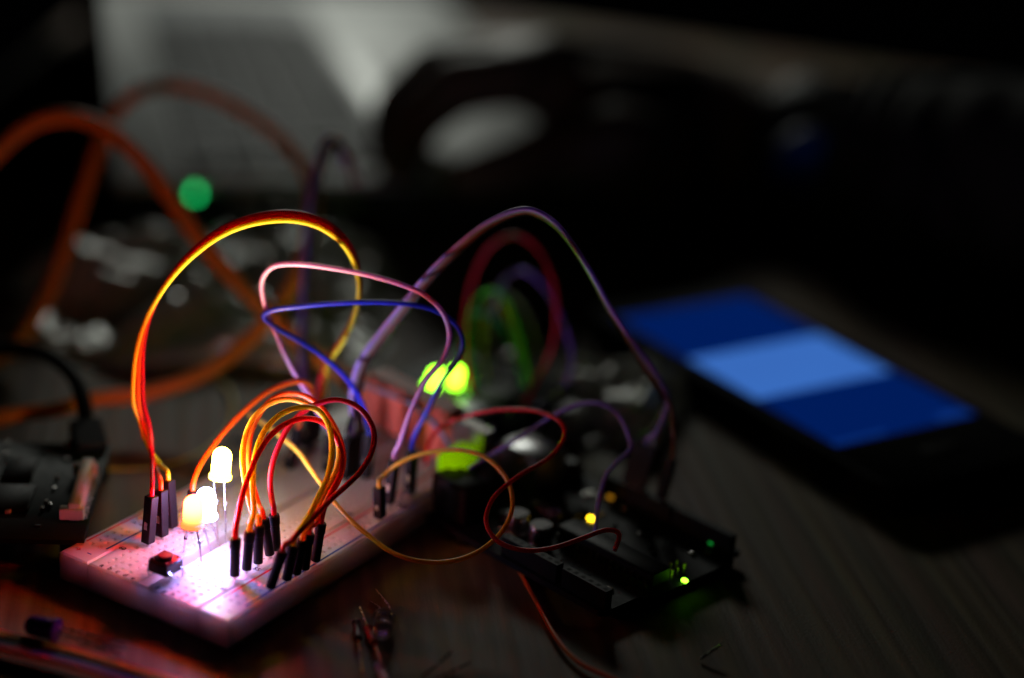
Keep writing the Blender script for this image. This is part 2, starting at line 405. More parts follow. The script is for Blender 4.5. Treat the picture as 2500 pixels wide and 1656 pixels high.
def wire(label, color, mid, a=None, b=None, r=.72, name='jumper_wire', group=None, smooth=3, da=None, db=None, bias=0):
    """a, b: (kind, bottom px, top px, level of the bottom, height) or None; mid: pixel path"""
    ends = []
    for e in (a, b):
        if e is None: ends.append(None); continue
        kind, bpx, tpx = e[:3]; z = e[3] if len(e) > 3 else BH+1.0
        bot = onz(*bpx, z); d = depth(bot)
        # the housing is 12 to 14 mm long: find the depth of its top
        top = at(*tpx, d-11*_s)
        ends.append((kind, bot, top))
    base = ends[0][1] if ends[0] else at(*mid[0][:2], mid[0][2] if len(mid[0]) > 2 else da)
    root = thing(name, label, 'wire', base, 0, group)
    d0 = depth(ends[0][2]) if ends[0] else da
    d1 = depth(ends[1][2]) if ends[1] else db
    if d0 is None: d0 = mid[0][2]
    if d1 is None: d1 = mid[-1][2]
    pts = fill(mid, d0, d1, bias)
    if ends[0]: p, q = plug(*ends[0], r, root, base); pts = [p, q]+pts
    if ends[1]: p, q = plug(*ends[1], r, root, base); pts = pts+[q, p]
    path = relax(spline(pts, 8), smooth)
    MB().tube(path, r, 10).build('insulation', wmat(color), root, base)
    return root
r6 = lambda *l: [(500+x*.3508, 900+y*.3508, *k) for x, y, *k in l]
rm = lambda *l: [(850+x*.4225, 1000+y*.4225, *k) for x, y, *k in l]
CA = ('round', (573, 1405), (575, 1314)); CB = ('round', (602, 1390), (610, 1296)); CC = ('round', (630, 1374), (632, 1282))
CD = ('round', (659, 1354), (643, 1266)); CE = ('round', (675, 1342), (669, 1256))
CF = ('round', (660, 1433), (690, 1347)); CG = ('round', (700, 1414), (716, 1330)); CH = ('round', (723, 1400), (739, 1318))
CI = ('round', (744, 1388), (755, 1303)); CJ = ('round', (770, 1368), (784, 1277))
G1 = 'short jumpers looping over the breadboard'
wire('bright red jumper forming the lowest of the looped arches over the breadboard', 'red', r6((235, 1010), (272, 850), (318, 710), (385, 570), (480, 445), (590, 372), (700, 347), (800, 365), (880, 430), (935, 530), (955, 640), (925, 760), (870, 870), (835, 960)), CA, CJ, group=G1, bias=8)
wire('yellow jumper in the middle of the nested short loops, second plug of the front row', 'yellow', r6((342, 1010), (333, 820), (350, 610), (405, 450), (500, 340), (600, 285), (700, 268), (790, 292), (850, 370), (882, 490), (878, 640), (845, 780), (790, 890), (715, 1040)), CB, CG, group=G1, bias=10)
wire('pale amber jumper, upper edge of the nested short loops, third plug of the front row', 'amber', r6((340, 1020), (305, 900), (272, 740), (262, 600), (292, 440), (350, 330), (440, 250), (550, 214), (650, 224), (760, 275), (850, 360), (915, 470), (935, 600), (905, 730), (850, 830), (790, 950), (735, 1080)), CC, CH, group=G1, bias=12)
wire('orange jumper, topmost of the nested short loops', 'orange', r6((378, 960), (345, 850), (315, 730), (305, 600), (325, 440), (380, 320), (460, 220), (580, 172), (690, 188), (800, 260), (890, 380), (950, 520), (965, 640), (940, 760), (880, 870), (815, 980), (770, 1080)), CD, CI, group=G1, bias=15)
wire('dark crimson jumper whose loop bulges farthest right of the short loops', 'crimson', r6((465, 900), (455, 780), (475, 650), (520, 530), (580, 410), (680, 305), (790, 243), (910, 215), (1010, 238), (1100, 300), (1165, 400), (1180, 500), (1150, 610), (1080, 720), (980, 820), (880, 910), (790, 1000), (690, 1100), (600, 1200)), CE, CF, group=G1, bias=12)

# orange wire rising behind the orange LED
CO1 = ('round', (468, 1292), (471, 1198)); CO2 = ('square', (706, 1142), (728, 1045))
wire('single orange jumper rising from behind the orange LED', 'orange', [(482, 1150), (500, 1118), (535, 1070), (570, 1030), (633, 972), (682, 943), (731, 931), (757, 941), (760, 960), (748, 988), (735, 1018)], CO1, CO2, bias=0)
# long yellow wire hanging off the right side
CY = ('square', (927, 1262), (926, 1190))
wire('long amber jumper hanging in a ring off the right side of the breadboard', 'amber', r6((310, 320, 500), (420, 390, 494), (550, 490, 487), (660, 590, 481), (750, 720, 475), (830, 830, 470), (900, 930, 466), (1040, 1080, 461), (1150, 1170, 459), (1300, 1280, 456))+rm((400, 875, 455), (540, 884, 456), (680, 855, 458), (800, 790, 461), (900, 690, 464), (950, 560, 467), (930, 430, 470), (870, 340, 472), (780, 270, 474), (660, 235, 476), (540, 238, 478), (400, 265, 480), (280, 320, 481), (205, 385, 482)), None, CY, r=.62)
# three-wire ribbon arch from the square connectors
def ribbon(base, n, pitch, twist):
    """base: (px,py,d) list, twist: one angle per point; returns n place lists side by side"""
    out = [[] for _ in range(n)]
    for i, p in enumerate(base):
        a, b = base[max(0, i-1)], base[min(len(base)-1, i+1)]
        t = V((b[0]-a[0], b[1]-a[1])).normalized(); nx, ny = -t.y, t.x
        nn = RT*nx - UP*ny
        for k in range(n):
            o = (k-(n-1)/2)*pitch
            out[k].append(at(*p) + (nn*math.cos(twist[i]) + FWD*math.sin(twist[i]))*o)
    return out
def wire3(label, color, pts, a, b, r=.62, group=None, smooth=3):
    ends = []
    for e in (a, b):
        if e is None: ends.append(None); continue
        z = e[3] if len(e) > 3 else BH+1.0
        bot = e[1] if isinstance(e[1], V) else onz(*e[1], z); ends.append((e[0], bot, at(*e[2], depth(bot)-11*_s)))
    base = ends[0][1] if ends[0] else pts[0]
    root = thing('jumper_wire', label, 'wire', base, 0, group)
    if ends[0]: p, q = plug(*ends[0], r, root, base); pts = [p, q]+pts
    if ends[1]: p, q = plug(*ends[1], r, root, base); pts = pts+[q, p]
    MB().tube(relax(spline(pts, 8), smooth), r, 10).build('insulation', wmat(color), root, base)
base = [(338, 985, 472), (337, 920, 471), (342, 850, 470), (362, 775, 469), (410, 688, 468), (470, 620, 467), (545, 565, 467), (620, 537, 467), (700, 528, 468), (770, 541, 470), (825, 575, 473), (862, 625, 478), (877, 690, 484), (868, 760, 490), (838, 830, 496), (800, 885, 502)]
tw = [-2.9, -2.5, -2.0, -1.6, -1.25, -1.0, -.8, -.6, -.5, -.6, -.9, -1.2, -1.5, -1.7, -1.9, -2.0]
RB = ribbon(base, 3, 1.28, tw)
G2 = 'three wires of the big arch at the left'
wire3('red wire of the large left arch, plugged in nearest the push button', 'crimson', [at(371, 1110, 472), at(366, 1045, 472)]+RB[0], ('square', (361, 1324), (370, 1211)), ('square', (745, 1090), (768, 990)), group=G2)
wire3('orange wire in the middle of the large left arch', 'orange', [at(380, 1140, 476), at(358, 1060, 474)]+RB[1], ('square', (395, 1307), (393, 1196)), ('square', (757, 1082), (779, 984)), group=G2)
wire3('yellow wire along the inner edge of the large left arch', 'yellow', [at(392, 1135, 478), at(356, 1080, 476), at(342, 1030, 474)]+RB[2], ('square', (419, 1286), (411, 1172)), ('square', (769, 1074), (790, 978)), group=G2)
# lavender and blue loops
wire('lavender pink wire making the upper of the two swan-neck loops above the breadboard', 'pink', [(975, 1085), (1000, 1010), (1040, 930), (1080, 880), (1098, 820), (1082, 765), (1040, 722), (980, 695), (900, 672), (810, 655), (720, 645), (665, 652), (640, 685), (645, 740), (675, 820), (715, 905), (750, 960), (780, 1010), (795, 1040)], ('square', (948, 1228), (962, 1122)), ('square', (800, 1150), (808, 1060)), r=.68, bias=-24)
wire('royal blue wire folded in a sharp V below the lavender pink loop', 'blue', [(1012, 1065), (1045, 1000), (1080, 930), (1118, 880), (1130, 835), (1110, 790), (1060, 757), (990, 742), (900, 738), (800, 742), (720, 750), (665, 758), (643, 772), (665, 795), (730, 832), (800, 880), (855, 935), (890, 1000), (900, 1045)], ('square', (1000, 1205), (1006, 1100)), ('square', (893, 1165), (902, 1060)), r=.68, bias=-22)
# tall arch towards the microcontroller board
base = [(868, 960, 502), (885, 890, 497), (930, 825, 491), (985, 755, 485), (1050, 675, 479), (1120, 607, 474), (1200, 545, 470), (1285, 515, 468), (1345, 540, 469), (1395, 595, 472), (1442, 668, 476), (1490, 758, 481), (1548, 850, 487), (1602, 930, 493)]
tw = [1.0, 1.0, 1.0, 1.0, 1.05, 1.1, 1.2, 1.3, 1.4, 1.5, 1.5, 1.4, 1.2, 1.0]
RB = ribbon(base, 4, 1.25, tw)
G3 = 'four wires of the tall middle arch'
wire3('lavender wire at the lit left edge of the tall middle arch', 'lavender', RB[0]+[at(1630, 985, 499), at(1600, 1060, 501)], ('square', (858, 1160), (860, 1062)), ('plain', socket(29.2), (1578, 1085)), group=G3)
wire3('grey wire running second in the tall middle arch', 'grey', RB[1]+[at(1635, 985, 500), at(1607, 1060, 503)], ('square', (872, 1152), (873, 1055)), ('plain', socket(31.75), (1594, 1092)), group=G3)
wire3('dark brown wire ending in the rightmost black plug on the microcontroller board', 'brown', RB[2]+[at(1637, 985, 498), at(1645, 1060, 497)], ('square', (884, 1146), (884, 1049)), ('plain', socket(39.3), (1640, 1122)), group=G3)
wire3('black wire at the unlit lower edge of the tall middle arch', 'black', RB[3]+[at(1620, 985, 500), at(1592, 1050, 503)], ('square', (842, 1168), (847, 1070)), ('plain', socket(26.7), (1562, 1078)), group=G3)
# wires to the microcontroller board
wire('dark red wire snaking in an S across the front of the microcontroller board', 'red', [(1042, 1130, 505), (1046, 1085, 502), (1075, 1045, 498), (1150, 1013, 492), (1230, 1000, 488), (1310, 1004, 484), (1368, 1030, 480), (1378, 1065, 477), (1345, 1115, 474), (1270, 1160, 470), (1205, 1215, 466), (1186, 1275, 462), (1215, 1322, 459), (1280, 1344, 457), (1350, 1338, 457), (1420, 1315, 459), (1480, 1294, 462), (1512, 1304, 465), (1500, 1345, 466)], r=.62)
wire('thin violet wire bending in a hook down to the glowing yellow indicator', 'lavender', [(1145, 1145, 492), (1200, 1110, 494), (1280, 1062, 494), (1350, 1015, 494), (1410, 988, 493), (1465, 985, 492), (1510, 1015, 491), (1535, 1065, 490), (1540, 1095, 489), (1510, 1125, 487), (1480, 1160, 485), (1465, 1210, 483), (1457, 1260, 480), (1452, 1305, 479)], r=.55)
pw = wire('purple wire with a bare silver tip lying over the breadboard edge', 'purple', [(1165, 1085, 512), (1150, 1110, 510), (1130, 1140, 508), (1110, 1160, 507)], r=.6)
MB().tube([at(1163, 1087, 512), at(1203, 1040, 513)], .75, 8).build('pin', M_PIN(), pw, V(pw.location)/MM)
# loose loops standing in the blur behind
BL2 = 'blurred loops behind the breadboard'
def E(x, y): return (x, y, dz(x, y, BH+6))
wire('crimson loop, the tallest of the blurred loops behind', 'crimson', [E(1150, 965), (1136, 880, 556), (1135, 800, 558), (1150, 700, 558), (1190, 610, 556), (1245, 575, 553), (1300, 595, 550), (1345, 670, 547), (1360, 770, 545), (1345, 860, 545), (1305, 940, 548), E(1275, 1005)], r=.7, group=BL2)
wire('violet loop at the right edge of the blurred loops behind', 'purple', [E(1215, 925), (1205, 850, 570), (1208, 760, 570), (1228, 688, 567), (1275, 660, 562), (1320, 690, 556), (1362, 755, 550), (1390, 830, 545), (1395, 900, 542), (1370, 955, 542), (1330, 985, 545), E(1295, 1000)], r=.75, group=BL2)
wire('bright green loop nested inside the blurred crimson loop', 'green', [E(1160, 950), (1143, 870, 564), (1145, 790, 566), (1165, 730, 564), (1205, 708, 562), (1240, 740, 560), (1265, 810, 558), (1285, 890, 556), (1290, 945, 556), E(1268, 990)], r=.65, group=BL2)
wire('yellow loop bending down beside the blurred green loop', 'yellow', [E(1190, 930), (1180, 850, 572), (1190, 765, 573), (1215, 728, 572), (1240, 780, 570), (1268, 860, 566), (1286, 920, 562), E(1260, 985)], r=.6, group=BL2)
wire('teal loop, lowest of the blurred loops behind', 'teal', [E(1145, 975), (1128, 900, 560), (1128, 815, 568), (1150, 772, 570), (1180, 765, 570), (1215, 785, 568), (1250, 840, 565), (1272, 900, 562), E(1278, 975)], r=.65, group=BL2)
wire('grey loop between the green and crimson blurred loops', 'grey', [E(1175, 940), (1168, 850, 574), (1185, 755, 577), (1225, 715, 575), (1265, 735, 572), (1300, 795, 570), (1312, 860, 568), (1303, 920, 566), E(1285, 960)], r=.65, group=BL2)
wire('dark teal wire draped across the orange plug', 'teal', [(700, 790, 560), (780, 870, 550), (860, 930, 528), (930, 955, 520), (1000, 985, 517), (1050, 1025, 514), (1090, 1075, 510), (1115, 1130, 508)], r=.55)
# wires lying on the table behind at the left
wire('dull yellow wire lying on the table left of the breadboard', 'yellow', [onz_p for onz_p in [(250, 1146, 518), (330, 1148, 520), (420, 1135, 525), (500, 1100, 535), (560, 1040, 552), (565, 960, 570), (520, 920, 585)]], r=.7)
wire('dark blue wire lying on the table beside the orange cable', 'navy', [(220, 1088, 535), (300, 1080, 540), (400, 1065, 545), (500, 1060, 548), (600, 1080, 540)], r=.7)
wire('dim red wire lying on the table behind the dull yellow wire', 'red', [(210, 1070, 540), (260, 1045, 548), (330, 1030, 553), (420, 1030, 555)], r=.7)
wire('thin orange wire trailing over the table below the microcontroller board', 'orange', [(1215, 1310, dz(1215, 1310, .7)), (1245, 1355, dz(1245, 1355, .7)), (1272, 1400, dz(1272, 1400, .7)), (1292, 1438, dz(1292, 1438, .9)), *[(x, y, dz(x, y, 1.2)) for x, y in ((1320, 1490), (1350, 1545), (1385, 1592), (1425, 1625), (1480, 1650), (1560, 1690))]], r=.6)
# dark bundle standing behind
GB = 'dark bundle of wires standing behind the breadboard'
base = [(748, 960, 540), (744, 880, 542), (744, 780, 545), (748, 680, 548), (757, 580, 551), (766, 480, 554), (780, 400, 557), (805, 340, 560)]
RB = ribbon(base, 4, 1.25, [1.0, 1.1, 1.2, 1.2, 1.2, 1.2, 1.1, 1.0])
tails = [[(818, 340, 562), (834, 372, 563), (838, 410, 565)], [(828, 340, 562), (855, 380, 566), (885, 455, 570)], [(826, 346, 562), (848, 395, 566), (864, 460, 570)], [(818, 345, 561), (828, 368, 562)]]
for lab, c, rb, t in zip(('purple wire at the left of the dark standing bundle', 'pale grey wire of the dark standing bundle, arching farthest right', 'brown wire of the dark standing bundle', 'short black wire of the dark standing bundle, bent over at the top'), ('purple', 'grey', 'brown', 'black'), RB, tails):
    wire3(lab, c, rb+[at(*q) for q in t], None, None, r=.78, group=GB)

# ================================================================== ORANGE USB CABLES
def cable(label, pts, r, plugpts=None):
    path = [at(*p) for p in pts]; base = path[0]
    root = thing('usb_cable', label, 'cable', base)
    m = mat('orange_cable', lin(255, 150, 50), rough=.5, var=.08, scale=700, bump=.1)
    MB().tube(relax(spline(path, 10), 4), r, 14).build('sheath', m, root, base)
    if plugpts:
        a, b = V(plugpts[0]), V(plugpts[1]); M = frame_to(a, b, V((0, 0, 1))); L = (b-a).length
        o = MB().box(-5, -7.6, 0, 5, 7.6, L, 1.6, M).build('plug', mat('salmon_plug', lin(238, 118, 98), rough=.5, var=.05), root, base)
        MB().box(-2.3, -6, L-.2, 2.3, 6, L+12, .3, M).build('metal_shell', M_PIN(), o, base)
        MB().lathe([(3.4, -9), (3.6, -6), (4.2, 0.2)], 16, M).build('strain_relief', m, o, base)
        for k in range(1): MB().box(-5.3, -7.5, L*.74, 5.3, 7.5, L*.74+2.4, .3, M).build('grip_rib', m, o, base)
    return root
pa, pb = at(908, 957, 536), at(1112, 1062, 518)
cable('thick orange cable arching in from the left edge to a salmon plug', [(-90, 470, 575), (0, 365, 575), (85, 300, 575), (170, 285, 575), (260, 315, 574), (340, 385, 572), (420, 490, 568), (490, 590, 564), (570, 680, 560), (660, 770, 555), (740, 845, 550), (820, 905, 545), (880, 942, 540)], 2.55, (pa, pb))
cable('thick orange cable making a wide loop from the left board up over the laptop edge', [(-140, 1060, 528), (-40, 1030, 531), (60, 1010, 535), (140, 1000, 537), (230, 975, 540), (330, 965, 544), (430, 940, 548), (530, 893, 553), (620, 818, 558), (690, 740, 563), (735, 650, 570), (758, 560, 580), (764, 470, 592), (742, 405, 603), (690, 340, 613), (610, 280, 620), (520, 232, 624), (430, 210, 624), (345, 222, 622), (285, 270, 618), (245, 350, 612), (210, 450, 606), (175, 560, 600), (140, 660, 594), (95, 760, 586), (30, 850, 578), (-70, 920, 570), (-200, 960, 562)], 2.45)

# ================================================================== GREEN LEDS AND SMALL PARTS ON THE FAR BOARD
E_GRN = emit('green_lens', (.30, 1, .02), 6, (5, 5.5, 2.0, 1.5))
led('led', 'lit yellow green LED behind the lavender wire, tilted', (1048, 950), (1082, 880), 545, (bl(1040, 1010), bl(1062, 1005)), E_GRN, (.35, 1, .05), .0015, group='green LEDs', scale=.85)
led('led', 'lit yellow green LED right of the blue wire', (1108, 945), (1122, 880), 550, (bl(1100, 1000), bl(1122, 998)), E_GRN, (.35, 1, .05), .0015, group='green LEDs', scale=.8)
M_CLR = mat('clear_epoxy', (.95, .95, .95), rough=.05, trans=.95, ior=1.5, var=.01)
led('led', 'unlit clear LED plugged in at the right rail of the breadboard', (985, 1236), (1000, 1185), 490, (bl(978, 1262), bl(990, 1258)), M_CLR, scale=.6)
wb = onz(1252, 925, 0)
t = thing('wire_terminal', 'small pale plastic terminal block in the blur behind the green loops', 'terminal', wb, .4)
MB().box(-3.2, -3, 0, 3.2, 3, 9, .5).build('block', mat('pale_plastic', (.6, .6, .56), rough=.5), t)
for x in (-1.5, 1.5): MB().lathe([(1.1, 8.9), (1.1, 9.4), (.9, 9.5)], 14, Matrix.Translation((x, 0, 0))).build('screw', M_PIN(), t)

md = thing('controller_module', 'dark controller module plugged across the far end of the breadboard, under the green LEDs', 'circuit board', bp(117, 6, BH), BYAW)
M_MOD = mat('module_pcb', lin(6, 18, 12), rough=.6, spec=.2, var=.2, scale=500)
MB().box(0, -48, 4.4, 48, 0, 6.0, .15).build('printed_board', M_MOD, md)
for y in (-3.5, -44.5):
    MB().box(3, y-1.27, 1.5, 45, y+1.27, 4.4, .1).build('pin_strip', mat('black_housing', ()), md)
    for i in range(16):
        MB().box(4+i*2.54, y-.32, -2.5, 4.64+i*2.54, y+.32, 1.5).build('header_pin', M_PIN(), md, smooth=False)
MB().box(18, -40, 6, 32, -28, 7.4, .15).build('processor_chip', mat('black_housing', ()), md)
MB().box(36, -16, 6, 44, -9, 7.2, .15).build('driver_chip', mat('black_housing', ()), md)
MB().box(-2, -44, 6, 9, -31, 11, .3).build('usb_socket', mat('module_steel', (.22, .22, .23), rough=.4, metal=1), md)
random.seed(5)
for i in range(22):
    x, y = random.uniform(10, 45), random.uniform(-45, -6)
    if (17 < x < 33 and -41 < y < -27) or (35 < x < 45 and -17 < y < -8): continue
    MB().box(x, y, 6, x+random.choice((.9, 1.6)), y+random.choice((.9, 1.6)), 6.7, .08).build('surface_part', random.choice((mat('black_housing', ()), mat('ceramic_tan', (.45, .33, .2), rough=.5))), md)
tg = onz(1088, 1192, BH)  # made-up glowing block, stands in for green light falling on the breadboard
t = thing('green_glow_block', 'added glowing block for the yellow green light at the right edge of the breadboard', 'LED', (tg.x, tg.y, BH), BYAW)
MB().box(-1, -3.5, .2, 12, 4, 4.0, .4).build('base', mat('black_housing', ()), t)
MB().box(-.4, -2.9, 4.0, 11.4, 3.4, 9.6, .8).build('lens', emit('green_light_patch', (.26, .52, .0), .42, (6.5, 9.0, 1.8, 1.0), base=(.1, .3, .02)), t)
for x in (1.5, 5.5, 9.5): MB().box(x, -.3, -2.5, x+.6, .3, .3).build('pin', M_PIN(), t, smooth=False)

# ================================================================== MICROCONTROLLER BOARD
uno = thing('microcontroller_board', 'dark microcontroller board with sockets and glowing green and yellow indicators', 'circuit board', UO, uyaw)
M_PCB = mat('dark_pcb', lin(6, 14, 20), rough=.6, spec=.25, var=.2, scale=500)
pb_ = MB()
ol = [(0, 0), (64.5, 0), (66, 1.5), (66, 12.5), (68.6, 15), (68.6, 47.5), (66, 50), (66, 53.4), (0, 53.4)]
n = len(ol)
pb_.add([(x, y, ZB-1.6) for x, y in ol]+[(x, y, ZB) for x, y in ol], [tuple(reversed(range(n))), tuple(range(n, 2*n))]+[(i, (i+1) % n, n+(i+1) % n, n+i) for i in range(n)])
pcb = pb_.build('printed_board', M_PCB, uno, smooth=False)
M_BLK = mat('black_plastic', lin(11, 11, 12), rough=.55, spec=.25, var=.2, scale=900, bump=.1)
for x, y in ((13, 3), (14, 50.5), (65, 8), (65, 36)): MB().lathe([(3, 0), (3, ZB-1.65)], 14, Matrix.Translation((x, y, 0))).build('standoff', M_BLK, uno)
def header(x0, y, k):
    h = MB().box(x0, y-1.27, ZB, x0+2.54*k, y+1.27, ZB+5.0, .1).build('socket_header', M_BLK, uno, smooth=False)
    for i in range(k):
        MB().box(x0+2.54*i+.75, y-.5, ZB+5.0, x0+2.54*i+1.79, y+.5, ZB+5.03).build('socket_contact', mat('socket_slot', lin(10, 9, 8), rough=.7, spec=.2), h, smooth=False)
header(18.5, 50.8, 10); header(45, 50.8, 8); header(27.9, 2.6, 8); header(50.0, 2.6, 6)
us = MB().box(-6.3, 32, ZB, 9.8, 44, ZB+10.8, .4).build('usb_socket', mat('socket_steel', (.55, .55, .56), rough=.3, metal=1), uno)
MB().box(-1.9, 3.2, ZB, 11.5, 12.2, ZB+10.9, .5).build('power_jack', M_BLK, uno)
for (x, y) in ((22.5, 12.5), (31.0, 12.8)):
    c = MB().lathe([(3.1, ZB+.2), (3.15, ZB+.8), (2.9, ZB+1.1), (3.15, ZB+1.4), (3.15, ZB+5.6), (2.95, ZB+5.9)], 24, Matrix.Translation((x, y, 0))).build('capacitor', mat('aluminium_can', (.42, .41, .42), rough=.28, metal=1), uno)
    MB().lathe([(2.9, ZB+5.9), (2.9, ZB+5.97)], 24, Matrix.Translation((x, y, 0))).build('can_top', mat('can_grey', (.16, .16, .16), rough=.5, metal=.5), c)
    MB().add([(x+2.9*math.cos(t), y+2.9*math.sin(t), ZB+5.99) for t in [i*.13-.78 for i in range(13)]], [tuple(range(13))]).build('polarity_mark', M_BLK, c, smooth=False)
MB().box(31.5, 18.5, ZB+.4, 66-.5, 25.5, ZB+4.2, .3).build('processor_chip', M_BLK, uno)
for i in range(14):
    for y, s in ((18.3, -1), (25.7, 1)): MB().box(32.3+i*2.4, y-.5, ZB, 32.8+i*2.4, y+.5, ZB+2.4).build('chip_pin', M_PIN(), uno, smooth=False)
MB().box(20, 30, ZB, 26.5, 36.5, ZB+1, .1).build('interface_chip', M_BLK, uno)
MB().box(14.5, 24.5, ZB, 25, 28.5, ZB+3.4, 1.2).build('crystal', M_PIN(), uno)
MB().box(13.5, 14, ZB, 18.5, 18, ZB+2.2, .2).build('regulator', M_BLK, uno)
rb = MB().box(3, 46.5, ZB, 9, 52.5, ZB+3.4, .2).build('reset_button', mat('button_plate', ()), uno)
MB().lathe([(1.7, ZB+3.4), (1.7, ZB+4.6)], 16, Matrix.Translation((6, 49.5, 0))).build('plunger', mat('button_body', ()), rb)
for (px, py) in ((62.0, 27.0),):
    for i in range(3):
        for j in range(2): MB().box(px+j*2.54-.32, py+i*2.54-.32, ZB, px+j*2.54+.32, py+i*2.54+.32, ZB+2.6, .08).build('header_pin', M_GOLD(), uno, smooth=False)
def smd(px, py, col, strength, nm):
    q = onz(px, py, ZB+.8)-UO; x = q.dot(ux); y = -q.x*ux.y+q.y*ux.x
    e = emit(nm, col, strength)
    MB().box(x-.75, y-.5, ZB, x+.75, y+.5, ZB+.8, .1).build('indicator', e, uno)
    return x, y
smd(1443, 1263, (1, .62, .01), 9, 'yellow_indicator'); smd(1490, 1211, (1, .42, .02), .4, 'amber_reflection'); gx, gy = smd(1672, 1414, (.25, 1, .02), 9, 'green_indicator')  # the amber chip imitates a dim orange reflection on the board's parts
smd(1738, 1322, (.02, 1, .12), .3, 'dim_green_reflection')  # glowing chip imitating the green reflection on the header end
for i in range(26):
    x, y = random.uniform(10, 62), random.uniform(8, 46)
    if 30 < x < 67 and 17 < y < 27: continue
    if math.hypot(x-gx, y-gy) < 3: continue
    w_, h_ = random.choice(((1.6, .8), (.8, 1.6), (2, 1.2)))
    MB().box(x, y, ZB, x+w_, y+h_, ZB+.6, .08).build('surface_part', random.choice((M_PIN(), M_BLK, mat('ceramic_tan', (.45, .33, .2), rough=.5))), uno)
um = text_mesh('UNO', 6.0, 'silkscreen'); o = link('silkscreen', um, mat('faint_print', (.10, .11, .12), rough=.7, spec=.1), uno)
o.location = (44*MM, 11.5*MM, (ZB+.03)*MM)

# ================================================================== PHONE
c_tl, c_tr, c_br, c_bl = [onz(*p, 9) for p in ((1528, 762), (1852, 716), (2362, 1017), (2008, 1112))]
pc = (c_tl+c_tr+c_br+c_bl)/4; px_ = ((c_tr-c_tl)+(c_br-c_bl)).normalized(); pyaw = math.atan2(px_.y, px_.x)
sw = ((c_tr-c_tl).length+(c_br-c_bl).length)/2; sl = .97*((c_bl-c_tl).length+(c_br-c_tr).length)/2; sw *= .97
ph = thing('smartphone', 'black smartphone lying face up, its screen glowing blue with a pale blue band', 'smartphone', (pc.x, pc.y, 0), pyaw)
def rrect(w_, l_, r_, n=8):
    out = []
    for cx, cy, a0 in ((w_/2-r_, l_/2-r_, 0), (-w_/2+r_, l_/2-r_, 90), (-w_/2+r_, -l_/2+r_, 180), (w_/2-r_, -l_/2+r_, 270)):
        out += [(cx+r_*math.cos(math.radians(a0+90*i/n)), cy+r_*math.sin(math.radians(a0+90*i/n))) for i in range(n+1)]
    return out
pm = MB(); prof = [(1.2, 0), (.3, .5), (0, 2), (0, 7), (.3, 8.4), (1.0, 8.9)]
vs, fs = [], []; k = 36
for ins, z in prof: vs += [(x, y-9, z) for x, y in rrect(sw+11-2*ins, sl+44-2*ins, 9-ins)]
for r_ in range(len(prof)-1):
    for i in range(k): fs.append((r_*k+i, r_*k+(i+1) % k, r_*k+k+(i+1) % k, r_*k+k+i))
fs += [tuple(reversed(range(k))), tuple(range((len(prof)-1)*k, len(prof)*k))]
pm.add(vs, fs).build('body', mat('phone_black', lin(9, 9, 10), rough=.75, spec=.08, var=.2), ph)
def scr(x0, y0, x1, y1, z, m, nm, par=ph): return MB().box(x0, y0, z-.05, x1, y1, z).build(nm, m, par, smooth=False)
S_BLUE = emit('screen_blue', (.0, .011, .10), 1.0, base=(.004, .004, .006)); S_BAND = emit('screen_band', (.04, .145, .50), 1.0, base=(.004, .004, .006)); S_BAND2 = emit('screen_text', (.004, .032, .20), 1.0)
sc_ = scr(-sw/2, -sl/2, sw/2, sl/2, 8.96, S_BLUE, 'screen')
scr(-sw/2+.5, -sl*.17, sw/2-1, sl*.145, 9.02, S_BAND, 'message_panel', sc_)
S_LINE = emit('screen_line', (.036, .13, .46), 1.0)
for i, (a_, b_) in enumerate(((-.42, .1), (-.42, .3), (-.42, -.05), (.2, .42))): scr(sw*a_, sl*(.09-i*.055), sw*b_, sl*(.075-i*.055), 9.06, S_LINE, 'text_line', sc_)
for i in range(7): scr(sw/2-14+i*1.9, -sl/2+1, sw/2-12.8+i*1.9, -sl/2+5+random.uniform(-1, 1), 9.02, S_BAND2, 'screen_glyph', sc_)
for i in range(9): scr(-sw/2+1+i*2.3, -sl/2+1.5, -sw/2+2.5+i*2.3, -sl/2+3+random.uniform(-.4, .6), 9.02, S_BAND2, 'screen_glyph', sc_)
MB().box(-7, -sl/2-17, 8.85, 7, -sl/2-11, 9.2, .15).build('home_key', mat('phone_key', lin(10, 10, 11), rough=.8, spec=.1), ph)
MB().box(-6, sl/2+5, 8.85, 6, sl/2+6.2, 9.0).build('earpiece', mat('phone_grille', lin(40, 40, 42), rough=.6), ph)

# ================================================================== LAPTOP
LA = V((-150, 670, 0)); hd = V((-.26, .966, 0)).normalized(); dd = V((hd.y, -hd.x, 0)); lyaw = math.atan2(dd.y, dd.x)
LW, LD, LZ = 375., 196., 20.
lap = thing('laptop', 'open silver laptop with dark keyboard at the back, hand resting on it', 'laptop', LA, lyaw)   # local x = hinge to front edge, y = along the hinge
M_SIL = mat('silver_case', (.82, .84, .83), rough=.42, metal=.25, var=.06, scale=300)
MB().box(-4, 0, LZ-3.2, LD, LW, LZ, 1.2).build('palm_rest', M_SIL, lap)
MB().box(-4, 1.5, 2, LD-1.5, LW-1.5, LZ-3.25, 1.2).build('base', mat('laptop_base', lin(14, 14, 16), rough=.5), lap)
for x in (15, LD-20):
    for y in (15, LW-15): MB().lathe([(5, 0), (5, 2.1)], 14, Matrix.Translation((x, y, 0))).build('rubber_foot', M_BLK, lap)
kb = MB().box(22, 22, LZ+.02, 112, LW-22, LZ+.5).build('keyboard_bed', mat('keyboard_bed', lin(130, 138, 142), rough=.5), lap)
M_KEY = mat('key_cap', lin(22, 26, 34), rough=.6, spec=.25, var=.15, scale=600)
kme = None; nk = 0; kp = 17.0
